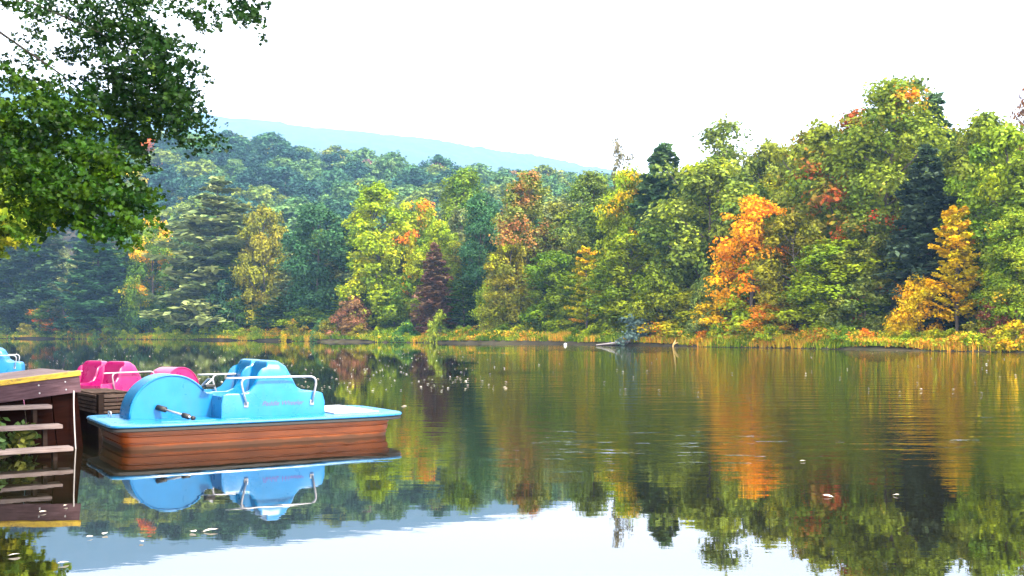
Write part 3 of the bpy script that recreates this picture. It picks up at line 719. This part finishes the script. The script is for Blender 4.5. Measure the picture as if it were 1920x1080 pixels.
def seat_half(parent, y0, y1, mat):
    nu, nv = 96, 44; us = np.linspace(-.46, .68, nu); vs = np.linspace(0, 1, nv); vs = (vs*2-1); vs = np.sign(vs)*(1-(1-np.abs(vs))**1.25)
    U, Sv = np.meshgrid(us, vs)
    prof = np.interp(U, PU, PZ)
    arch = np.clip(1-np.abs(Sv)**7, 0, 1)**.42
    low = np.minimum(prof, .52 + 0*U)
    z = low + (prof-low)*arch
    pan = .375 + .02*np.abs(Sv)**3
    back = pan + sm((U+.08)/.15)*(.86-.375)
    inner = np.where(U < -.08, pan, back)
    w_in = sm((.88-np.abs(Sv))/.07)*sm((U+.445)/.035)*sm((.09-U)/.03)
    lip = sm((-.34-U)/.08)*.06
    z = z*(1-w_in) + np.minimum(z, inner+lip*w_in)*w_in
    edge = .012*(np.abs(Sv) > .985)
    Yv = y0 + (Sv+1)/2*(y1-y0)
    V = np.stack([U, Yv, z-edge], -1).reshape(-1, 3)
    idx = np.arange(nu*nv).reshape(nv, nu)
    F = np.stack([idx[:-1, :-1], idx[:-1, 1:], idx[1:, 1:], idx[1:, :-1]], -1).reshape(-1, 4).tolist()
    V = V.tolist()
    loop = list(idx[0, :]) + list(idx[1:, -1]) + list(idx[-1, ::-1][1:]) + list(idx[::-1, 0][1:-1])
    base = len(V)
    for i in loop: V.append([V[i][0], V[i][1], .262])
    L = len(loop)
    for k in range(L): F.append((loop[k], base+k, base+(k+1) % L, loop[(k+1) % L]))
    me = mesh_np('seat', V, F, mat, smooth=True); o = link('seat', me, parent)
    md = o.modifiers.new('edge', 'EDGE_SPLIT'); md.split_angle = math.radians(50)
    return o
def wheel_cover(parent, cx, y0, y1, R, mat, console_to=None):
    bm = bmesh.new(); prof = []
    N_ = 40
    for k in range(N_+1):
        a = math.pi*(1-k/N_); x = cx+R*math.cos(a); z = .27+ (R+.02)*math.sin(a)
        if console_to is not None and a < math.pi/2 and z < .515: break
        prof.append((x, z))
    if console_to is not None:
        prof += [(prof[-1][0]+.03, .515), (console_to, .515), (console_to, .265)]
    prof = [(prof[0][0]+.005, .262)] + prof
    rings = []
    for y, sc in ((y0, .975), (y0+.018, 1.0), (y1-.018, 1.0), (y1, .975)):
        rings.append([bm.verts.new((cx+(x-cx)*(sc if z > .3 else 1), y, .262+(z-.262)*sc)) for x, z in prof])
    for a, b in zip(rings[:-1], rings[1:]):
        for i in range(len(prof)-1): bm.faces.new((a[i], a[i+1], b[i+1], b[i]))
    bm.faces.new(rings[0][::-1]); bm.faces.new(rings[-1])
    o = bm_obj('wheel_cover', bm, mat, parent, smooth=True); md = o.modifiers.new('edge', 'EDGE_SPLIT'); md.split_angle = math.radians(28)
    # moulded rim standing proud of the near face
    pts = [(cx-(R-.012)*math.cos(math.pi*k/24), y0-.003, .275+(R+.008)*math.sin(math.pi*k/24)) for k in range(0, 25)]
    if console_to is not None: pts = [q for q in pts if q[0] < cx+R*.8]
    tube_obj('rim', pts, .011, mat, o, 6)
    return o
def rail(parent, side, x0=-.27, x1=.55):
    y = side*.545
    pts = arc_pts([(x0+.07, side*.52, .40), (x0-.01, y, .69), (x1+.03, y, .69), (x1-.02, side*.52, .40)], .10, 6)
    o = tube_obj('handrail', pts, .0115, WHITE_M, parent)
    tube_obj('rail_stub', [(x0-.16, y, .69), (x0+.1, y, .69)], .0105, WHITE_M, o)
    for x in (x0+.07, x1-.02):
        bm = bmesh.new(); box(bm, x-.022, x+.022, side*.5-.012, side*.5+.026 if side > 0 else side*.5+.012, .375, .43); bm_obj('bracket', bm, WHITE_M, o, bevel=.004)
    return o
def pedals(parent, x, y, z, label=None):
    ax = tube_obj('pedal_crank', [(x, y-.28, z), (x, y-.10, z), (x+.07, y-.10, z+.06), (x+.07, y+.06, z+.06), (x-.04, y+.06, z-.05), (x-.04, y+.24, z-.05)], .011, WHITE_M, parent)
    for dx, dy, dz in ((.0, -.24, 0), (-.04, .2, -.05)):
        bm = bmesh.new(); box(bm, x+dx-.05, x+dx+.05, y+dy-.045, y+dy+.045, z+dz-.014, z+dz+.014); bm_obj('pedal', bm, BLACK, ax, bevel=.005)
def pedal_boat(loc, rotz, colour, hullmat, label, rear_wheel=False, letter=True, deckc=None):
    root = empty('pedal_boat', loc, (0, 0, rotz)); tag(root, label, 'pedal boat', 'pedal boats moored by the dock')
    gc = gelcoat('boat_gelcoat', colour); LA = 1.98 if rear_wheel else 1.60
    hull = loft('hull', [(.22, -.16), (.17, -.06), (.15, .0), (.14, .05), (.152, .056), (.152, .066), (.135, .072), (.125, .128), (.138, .134), (.138, .144), (.12, .150), (.11, .196)], hullmat, root, a=LA)
    loft('rub_rail', [(.09, .188), (.02, .190), (.006, .198), (.006, .222), (.03, .2295)], BLACK, root, a=LA)
    deck = loft('deck', [(.03, .2285), (.004, .2335), (-.004, .245), (.0, .257), (.012, .264), (.05, .266)], gc, root, a=LA)
    # moulded channel in the side deck
    for x0, x1 in ((-.45, -.2), (-1.1, -.55)):
        o = box_obj('drain_recess', (x0, x1, -.62, -.56, .2665, .2705), gc, deck, .002)
    wc = wheel_cover(root, (1.52 if rear_wheel else -.88), -.12, .34, .435, gc, None if rear_wheel else -.44)
    seat_half(root, -.5, .045, gc); seat_half(root, .055, .6, gc)
    rail(root, -1); rail(root, 1)
    pedals(root, -.5 if not rear_wheel else -.75, .05, .60 if not rear_wheel else .42)
    if not rear_wheel:
        box_obj('rear_deck', (.76, 1.30, -.58, .58, .267, .283), DECKW, root, .006)
        # pole with black grips leaning against the wheel cover
        gp = tube_obj('tiller_bar', [(-1.0, -.18, .375), (-.78, -.5, .295)], .012, WHITE_M, root)
        bar = Vector((.22, -.32, -.08)).normalized()
        a = Vector((-1.0, -.18, .375)); b = Vector((-.78, -.5, .295))
        tube_obj('grip', [a-bar*.05, a+bar*.06], .03, BLACK, gp); tube_obj('grip', [b-bar*.10, b-bar*.02], .028, BLACK, gp); tube_obj('grip', [b+bar*.02, b+bar*.05], .022, BLACK, gp)
    cl = tube_obj('cleat', arc_pts([(-1.40, .33, .27), (-1.40, .33, .32), (-1.40, .47, .32), (-1.40, .47, .27)], .03), .008, WHITE_M, root)
    if letter:
        cu = bpy.data.curves.new('lettering', 'FONT'); cu.body = 'Paddle Wheeler'; cu.size = .07; cu.shear = .35; cu.extrude = .0008; cu.align_x = 'CENTER'
        cu.materials.append(REDINK); tmp = bpy.data.objects.new('tmp', cu); C.objects.link(tmp); bpy.context.view_layer.update()
        lm = bpy.data.meshes.new_from_object(tmp); bpy.data.objects.remove(tmp); bpy.data.curves.remove(cu); lm.name = 'lettering'
        if not lm.materials: lm.materials.append(REDINK)
        o = link('lettering', lm, root)
        o.location = (.20, -.5025, .385); o.rotation_euler = (math.pi/2, 0, 0)
    return root
CY = (.0, .42, .80); MG = (.24, .001, .085)
th = math.radians(32)
boat = pedal_boat((-3.0, 11.72, 0), th, (.0, .15, .38), HULLB, 'nearest blue pedal boat with rust orange hull and white handrails'); boat.scale = (1.03, 1.03, 1.03)
pedal_boat((-6.70, 16.8, -.13), math.radians(60), MG, HULLG, 'magenta pedal boat floating behind the blue one', rear_wheel=True, letter=False)
pedal_boat((-12.35, 24.3, -.02), math.radians(22), (.0, .145, .37), HULLB, 'blue pedal boat half cut off by the left border, beyond the dock', letter=False)

# ------------------------------------------------------------------ dock
PLK = wood('weathered_plank', (.14, .09, .09), (.30, .23, .23)); FAS = wood('purple_grey_board', (.035, .018, .024), (.10, .060, .075))
SKT = wood('shade_dark_board', (.004, .0015, .001), (.012, .004, .003), spec=0); TRD = wood('grey_tread', (.10, .075, .075), (.22, .18, .18))  # brown skirt boards, darkened to near black for the shade under dock and pier
YEL, t, p = new_mat('worn_yellow_paint')
n = noise(t, 9, 6, .7, mapscale=(1, 3, 3)); r = ramp(t, n.outputs['Fac'], [(.36, (.10, .06, .02)), (.46, (.34, .22, .01)), (.7, (.52, .37, .015))])
t.links.new(r.outputs[0], p.inputs['Base Color']); p.inputs['Roughness'].default_value = .6; bump(t, p, n.outputs['Fac'], .4, .003)
AD = math.radians(41)
dock = empty('dock', (-4.5, 10.67, .80), (0, -.105, AD)); tag(dock, 'wooden dock with a worn yellow front edge at the left border', 'dock')
LD = 3.2
for i in range(8):
    y0 = .06 + i*.15; x1 = -.005-.015*random.random()
    box_obj('plank', (-LD, x1, y0, y0+.14, -.035, random.uniform(-.002, .002)), PLK, dock, .004)
box_obj('edge_board', (-LD, .0, -.02, .055, -.045, .008), YEL, dock, .006)
box_obj('fascia_board', (-LD, -.012, .0, .035, -.215, -.047), FAS, dock, .004)
box_obj('end_board', (-.045, -.012, .037, 1.22, -.20, -.04), FAS, dock, .004)
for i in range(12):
    x1 = -.03-i*.265; box_obj('shade_skirt_board', (x1-.255, x1, .06+random.uniform(0, .01), .09, -1.15, -.20), SKT, dock, .003)
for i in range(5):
    y1 = .10+i*.225; box_obj('shade_skirt_board', (-.075, -.048, y1, y1+.215, -1.15, -.205), SKT, dock, .003)
for x in (-.16, -.42, -.95, -1.5):
    for z in (-.09, -.17):
        bm = bmesh.new(); bmesh.ops.create_cone(bm, cap_ends=True, segments=8, radius1=.009, radius2=.007, depth=.008, matrix=Matrix.Translation((x, -.003, z)) @ Matrix.Rotation(math.pi/2, 4, 'X')); bm_obj('bolt', bm, WHITE_M, dock)
for x, y in ((-.12, .16), (-1.5, .16), (-.12, 1.1), (-1.5, 1.1)):
    tube_obj('post', [(x, y, -2.2), (x, y, -.05)], .07, DARKW, dock, 12)
ROPE, t, p = new_mat('rope_fibre'); p.inputs['Base Color'].default_value = (.35, .33, .34, 1); p.inputs['Roughness'].default_value = .9
o = link('mooring_rope', tubes_mesh('mooring_rope', [([(-4.545, 10.62, .60), (-4.55, 10.63, .45), (-4.53, 10.6, .25), (-4.52, 10.6, .05), (-4.5, 10.58, -.1)], .007, 6)], ROPE)); tag(o, 'thin pale rope hanging from the dock corner into the water', 'rope')

st = empty('wooden_steps', (-4.3, 9.75, 0), (0, 0, math.radians(35))); tag(st, 'three weathered wooden steps leading down from the dock to the water', 'steps')
Mi = (Matrix.Translation(st.location) @ Matrix.Rotation(math.radians(35), 4, 'Z')).inverted()
for (px, py, z) in ((98, 763, .475), (118, 800, .305), (138, 842, .125)):
    Y = (HC-z+.02)*1920/(py-624); e_ = Mi @ Vector((px2x(px, Y), Y, z))
    t_ = box_obj('tread', (e_.x-2.2, e_.x, e_.y, e_.y+.20, z-.038, z), TRD, st, .005)
    box_obj('support', (e_.x-.17, e_.x-.13, e_.y+.05, e_.y+.14, z-.215, z-.04), DARKW, t_, .003)

# low slatted pier behind the blue boat
SLT = wood('slat_wood', (.02, .013, .012), (.11, .08, .07), spec=0)
pier = empty('slatted_pier', (px2x(191, 11.9), 11.9, 0)); tag(pier, 'low slatted wooden pier corner between the dock end and the magenta boat', 'pier')
def face(A, B, first):
    d = (B-A); L = d.length; ang = math.atan2(d.y, d.x)
    M_ = Matrix.Translation(A) @ Matrix.Rotation(ang, 4, 'Z')
    def bx(name, dims, mat, par=pier):
        o = box_obj(name, dims, mat, par, .004); o.matrix_local = M_; return o
    for k, z in enumerate((.475, .43, .385, .34, .295)):
        bx('slat', (.02, L-.01, -.02-.008*(k % 2), .012, z-.034, z-.002), SLT)
    nb_ = int(L/.22)+1
    for k in range(nb_): bx('shade_skirt_board', (L*k/nb_+.004, L*(k+1)/nb_-.004, .03, .06, -.8, .465), SKT)  # boards fill the shade below the slats with dark colour
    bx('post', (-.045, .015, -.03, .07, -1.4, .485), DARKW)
    for k in range(3): bx('plank', (.02, L, .065+k*.15, .065+k*.15+.14, .455, .478), SLT)
face(Vector((0, 0, 0)), Vector((px2x(285, 12.25)-pier.location.x, .35, 0)), True)
A_ = Vector((px2x(122, 13.1)-pier.location.x, 1.2, 0)); face(A_, Vector((-.06, .02, 0)), False)
# leafy plants growing under the steps and on the near bank
NEARL = leaf_material('near_leaves', 1.5)
def small_plant(name, X, Y, z0, w, h, n, col, label, leaf=.045, stems=14):
    e = empty(name, (X, Y, z0)); tag(e, label, 'plant', 'plants on the near bank'); chunks = []; tubes = []
    for s in range(stems):
        a = rng.uniform(0, 6.28); r = w*math.sqrt(rng.uniform(0, 1)); tip = np.array([r*math.cos(a), r*math.sin(a)*.6, h*rng.uniform(.5, 1)])
        s0 = np.array([tip[0]*.5, tip[1]*.5, -.03]); k = n//stems
        q = rng.uniform(.15, 1, k)[:, None]; pos = s0*(1-q)+tip*q + rng.normal(size=(k, 3))*.035
        chunks.append((leaf_quads(pos, rand_dirs(k, .9), leaf, 1.8), rng.uniform(0, 1)))
        tubes.append(([Vector(s0), Vector(s0*.4+tip*.6), Vector(tip)], [.004, .003, .001], 4))
    c = link('foliage', crown_mesh('foliage', chunks, NEARL), e); c.color = (*col, 1); c['tint'] = [.14, .17, .03]; c['patch'] = .15
    link('stem', tubes_mesh('stem', tubes, BARK), e)
small_plant('leafy_plant', -4.86, 9.98, .06, .34, .26, 620, (.06, .10, .025), 'leafy green plant growing between the lower two steps')
small_plant('leafy_plant', -5.0, 9.35, .0, .30, .30, 520, (.05, .09, .03), 'leafy plant beside the lowest step at the left border')
small_plant('leafy_plant', -4.75, 8.8, -.02, .16, .12, 120, (.16, .15, .05), 'small yellowish plant in the water by the lowest step')

# ------------------------------------------------------------------ overhanging near tree
LEAFN = leaf_material('hanging_leaves', .9, 1.1)
mleaf_src = [(0, -.5), (.3, -.36), (.26, -.16), (.55, -.02), (.34, .10), (.40, .32), (.16, .26), (0, .62)]
ml = mleaf_src + [(-x, y) for x, y in mleaf_src[-2:0:-1]]
ML = np.array(ml); 
def maple_leaves(pos, nrm, size):
    n = len(pos); nrm = nrm/np.linalg.norm(nrm, axis=1)[:, None]
    a = rng.normal(size=(n, 3))*.8 + np.array([0, 0, -.9]); a -= nrm*np.sum(a*nrm, 1)[:, None]; a /= np.linalg.norm(a, axis=1)[:, None]
    b = np.cross(nrm, a); s = size*rng.uniform(.65, 1.25, n)
    k = len(ML)
    R = pos[:, None, :] + (b[:, None, :]*ML[None, :, 0:1] + a[:, None, :]*ML[None, :, 1:2] + nrm[:, None, :]*(np.abs(ML[None, :, 0:1])*.25))*s[:, None, None]
    V = np.concatenate([pos[:, None, :], R], 1)
    quads = np.array([(0, 1+i, 1+(i+1) % k, 1+(i+2) % k) for i in range(0, k, 2)])
    F = (np.arange(n)[:, None, None]*(k+1) + quads[None]).reshape(-1, 4)
    return V.reshape(-1, 3), F, len(quads)
# foliage masses of the drooping boughs: (px, py, rx px, ry px, depth, leaves)
B1 = [(255,40,70,60,10.5,620),(200,55,60,60,10.8,380),(300,120,48,62,10.2,560),(245,150,70,60,10.6,640),(330,180,38,45,10,330),(280,210,60,45,10.3,560),(220,225,48,50,10.8,360),
      (250,262,42,26,10.2,260),(350,235,42,30,9.9,150),(385,262,24,22,9.8,46),(150,35,50,45,11,190),(80,70,52,52,11,120),(70,130,34,30,11,60),(140,115,60,45,11.2,170),(340,100,28,38,9.9,60),
      (370,20,50,28,9.6,110),(455,22,48,24,9.3,190),(478,42,20,18,9.3,50),(395,45,35,18,9.5,55),(190,185,55,35,10.9,200),(60,10,60,22,11,120),(20,0,30,20,11,40)]
B2 = [(40,200,60,34,9.6,240),(110,215,58,36,9.5,300),(60,255,75,40,9.4,560),(150,260,52,45,9.4,420),(30,310,50,50,9.3,520),(110,315,75,45,9.2,780),(190,320,48,50,9.3,500),(230,370,50,38,9.2,420),
      (150,370,75,42,9.1,760),(70,365,60,40,9.2,420),(225,425,40,30,9.2,220),(180,415,40,28,9.2,170),(265,385,26,24,9.2,70),(10,225,30,50,9.6,220),(130,185,70,20,9.7,110),(205,285,28,40,9.4,160),(120,400,60,36,9.3,260),(200,440,46,18,9.3,90),(60,410,40,30,9.3,160),(30,250,40,30,9.5,200),(60,165,60,26,10,150),(150,235,50,40,10,220),(20,150,40,22,10,120),(250,340,40,40,9.2,120)]
B3 = [(40,360,50,46,21,520),(10,330,46,40,21,520),(30,380,50,40,21,620),(15,425,42,30,21,420),(-20,400,50,60,21,500)]
def bough_points(L):
    P_ = []; N_ = []; Cc = []
    for (px, py, rx, ry, Yd, n) in L:
        n = int(n*(2.9 if Yd > 9.75 else 2.1))
        sub = max(3, n//34)
        for s in range(sub):                          # twigs inside each mass
            u = rng.normal(size=2)*.5; n_ = n; cx, cyy = px+u[0]*rx, py+u[1]*ry; dY = rng.normal()*.45*(Yd/10); k = n//sub; c = rng.uniform(0, 1)
            ang = rng.uniform(-.2, 1.25); Lt = rng.uniform(18, 40)
            q = rng.uniform(-1, 1, k)
            xx = cx + q*Lt*math.cos(ang) + rng.normal(size=k)*4.5; yy = cyy + q*Lt*math.sin(ang)*.8 + rng.normal(size=k)*5
            YY = Yd + dY + rng.normal(size=k)*.12
            P_.append(np.stack([px2x(xx, YY), YY, HC+(624-yy)/1920*YY], -1)); N_.append(np.array([0, -.35, .7])+rng.normal(size=(k, 3))*.75); Cc.append(np.full(k, c))
    return np.concatenate(P_), np.concatenate(N_), np.concatenate(Cc)
def near_tree(name, label, masses, trunk_base, trunk_h, col, tint, patch, size, n_parts):
    e = empty(name, trunk_base); tag(e, label, 'tree')
    P_, N_, Cc = bough_points(masses)
    front = np.zeros(len(P_), bool)
    if n_parts:
        order = np.argsort(P_[:, 1]); inview = order[(P_[order, 0]/P_[order, 1] > -.495)][:n_parts]; front[inview] = True
    base = np.array(trunk_base)
    V, F, q = maple_leaves(P_[~front]-base, N_[~front], size)
    n = (~front).sum()
    me = mesh_np('crown', V, F, LEAFN, attrs={'rnd': np.repeat(rng.uniform(0, 1, n), q), 'clump': np.repeat(Cc[~front], q)})
    o = link('crown', me, e); o['kind'] = 'stuff'; o.color = (*col, 1); o['tint'] = list(tint); o['patch'] = float(patch)
    if n_parts:
        variants = []
        for v in range(5):
            V, F, q = maple_leaves(np.zeros((1, 3)), np.array([[0, 0, 1.]]), size); variants.append(mesh_np('leaf', V, F, LEAFN, attrs={'rnd': np.full(q, .15+.17*v), 'clump': np.full(q, .5)}))
        for i in np.nonzero(front)[0]:
            l = link('leaf', variants[int(i) % 5], e, tuple(P_[i]-base)); l.rotation_euler = Vector(N_[i]).to_track_quat('Z', 'Y').to_euler()
            l.color = (*col, 1); l['tint'] = list(tint); l['patch'] = float(patch)
    # trunk and limbs
    tb = Vector((0, 0, -.4)); R0 = .26
    link('trunk', tubes_mesh('trunk', [([tb, Vector((.1, 0, trunk_h*.4)), Vector((.25, -.1, trunk_h*.75)), Vector((.2, 0, trunk_h*1.1))], [R0*1.3, R0, R0*.8, R0*.3], 14)], BARK), e)
    for (px, py, rx, ry, Yd, n) in masses:
        tip = W(px, py, Yd) - Vector(trunk_base)
        if n < 300 or random.random() < .7: continue
        hz = min(trunk_h*.95, max(1.6, tip.z+.5+random.uniform(0, 1.0))); a = Vector((.2, 0, hz)); mid = a.lerp(tip, .55) + Vector((0, 0, .35+random.uniform(0, .3)))
        m2 = mid.lerp(tip, .55) + Vector((random.uniform(-.1, .1), random.uniform(-.1, .1), .06))
        link('limb', tubes_mesh('limb', [([a, a.lerp(mid, .6)+Vector((0, 0, .08)), mid, m2, tip], [.03, .022, .015, .009, .004], 7)], TWIG), e)
    return e
nb = (-7.3, 10.6, .55)
near_tree('overhanging_tree', 'dark leafy tree whose boughs hang in from the upper left corner', B1, (-7.6, 11.3, .6), 7.5, (.008, .030, .003), (.06, .12, .004), .04, .043, 120)  # near-black leaf colour stands in for boughs seen against the light
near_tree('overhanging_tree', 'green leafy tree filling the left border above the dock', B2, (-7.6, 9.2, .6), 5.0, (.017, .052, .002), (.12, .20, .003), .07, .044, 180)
near_tree('bankside_tree', 'yellow green foliage hanging at the left border just above the far water', B3, (-13.8, 21.5, .6), 8.0, (.12, .20, .012), (.22, .24, .015), .2, .13, 0)

# trees of the near left bank, standing just outside the picture and shading the dock
for i, (x, y, h, w) in enumerate(((-12.5, 5, 13, 9), (-15.5, 12, 15, 10), (-19.5, 20, 15, 10), (-11.5, -3, 13, 9), (-26, 30, 16, 11))):
    put('broad', i, 'broadleaf_tree', x, y, h, w, DG, G, .05, ['wide dark tree on the near left bank level with the steps', 'tall dark tree on the near left bank level with the dock', 'dark tree on the near left bank level with the magenta boat', 'dark tree on the near left bank behind the photographer', 'dark tree on the left bank beyond the far blue boat'][i], 'tree', 'trees of the near left bank')
# ------------------------------------------------------------------ air
m = bpy.data.materials.new('morning_haze'); m.use_nodes = True; t = m.node_tree
for n_ in list(t.nodes):
    if n_.type == 'BSDF_PRINCIPLED': t.nodes.remove(n_)
pv = t.nodes.new('ShaderNodeVolumePrincipled'); pv.inputs['Color'].default_value = (.24, .45, .83, 1); pv.inputs['Density'].default_value = .00032
t.links.new(pv.outputs[0], t.nodes['Material Output'].inputs['Volume'])
bm = bmesh.new(); box(bm, -4300, 4300, -420, 4200, -4, 960); hz = bm_obj('haze', bm, m); hz['kind'] = 'stuff'; hz['label'] = 'thin blue morning haze over the pond and hills'
hz.display_type = 'WIRE'
finish_auto()
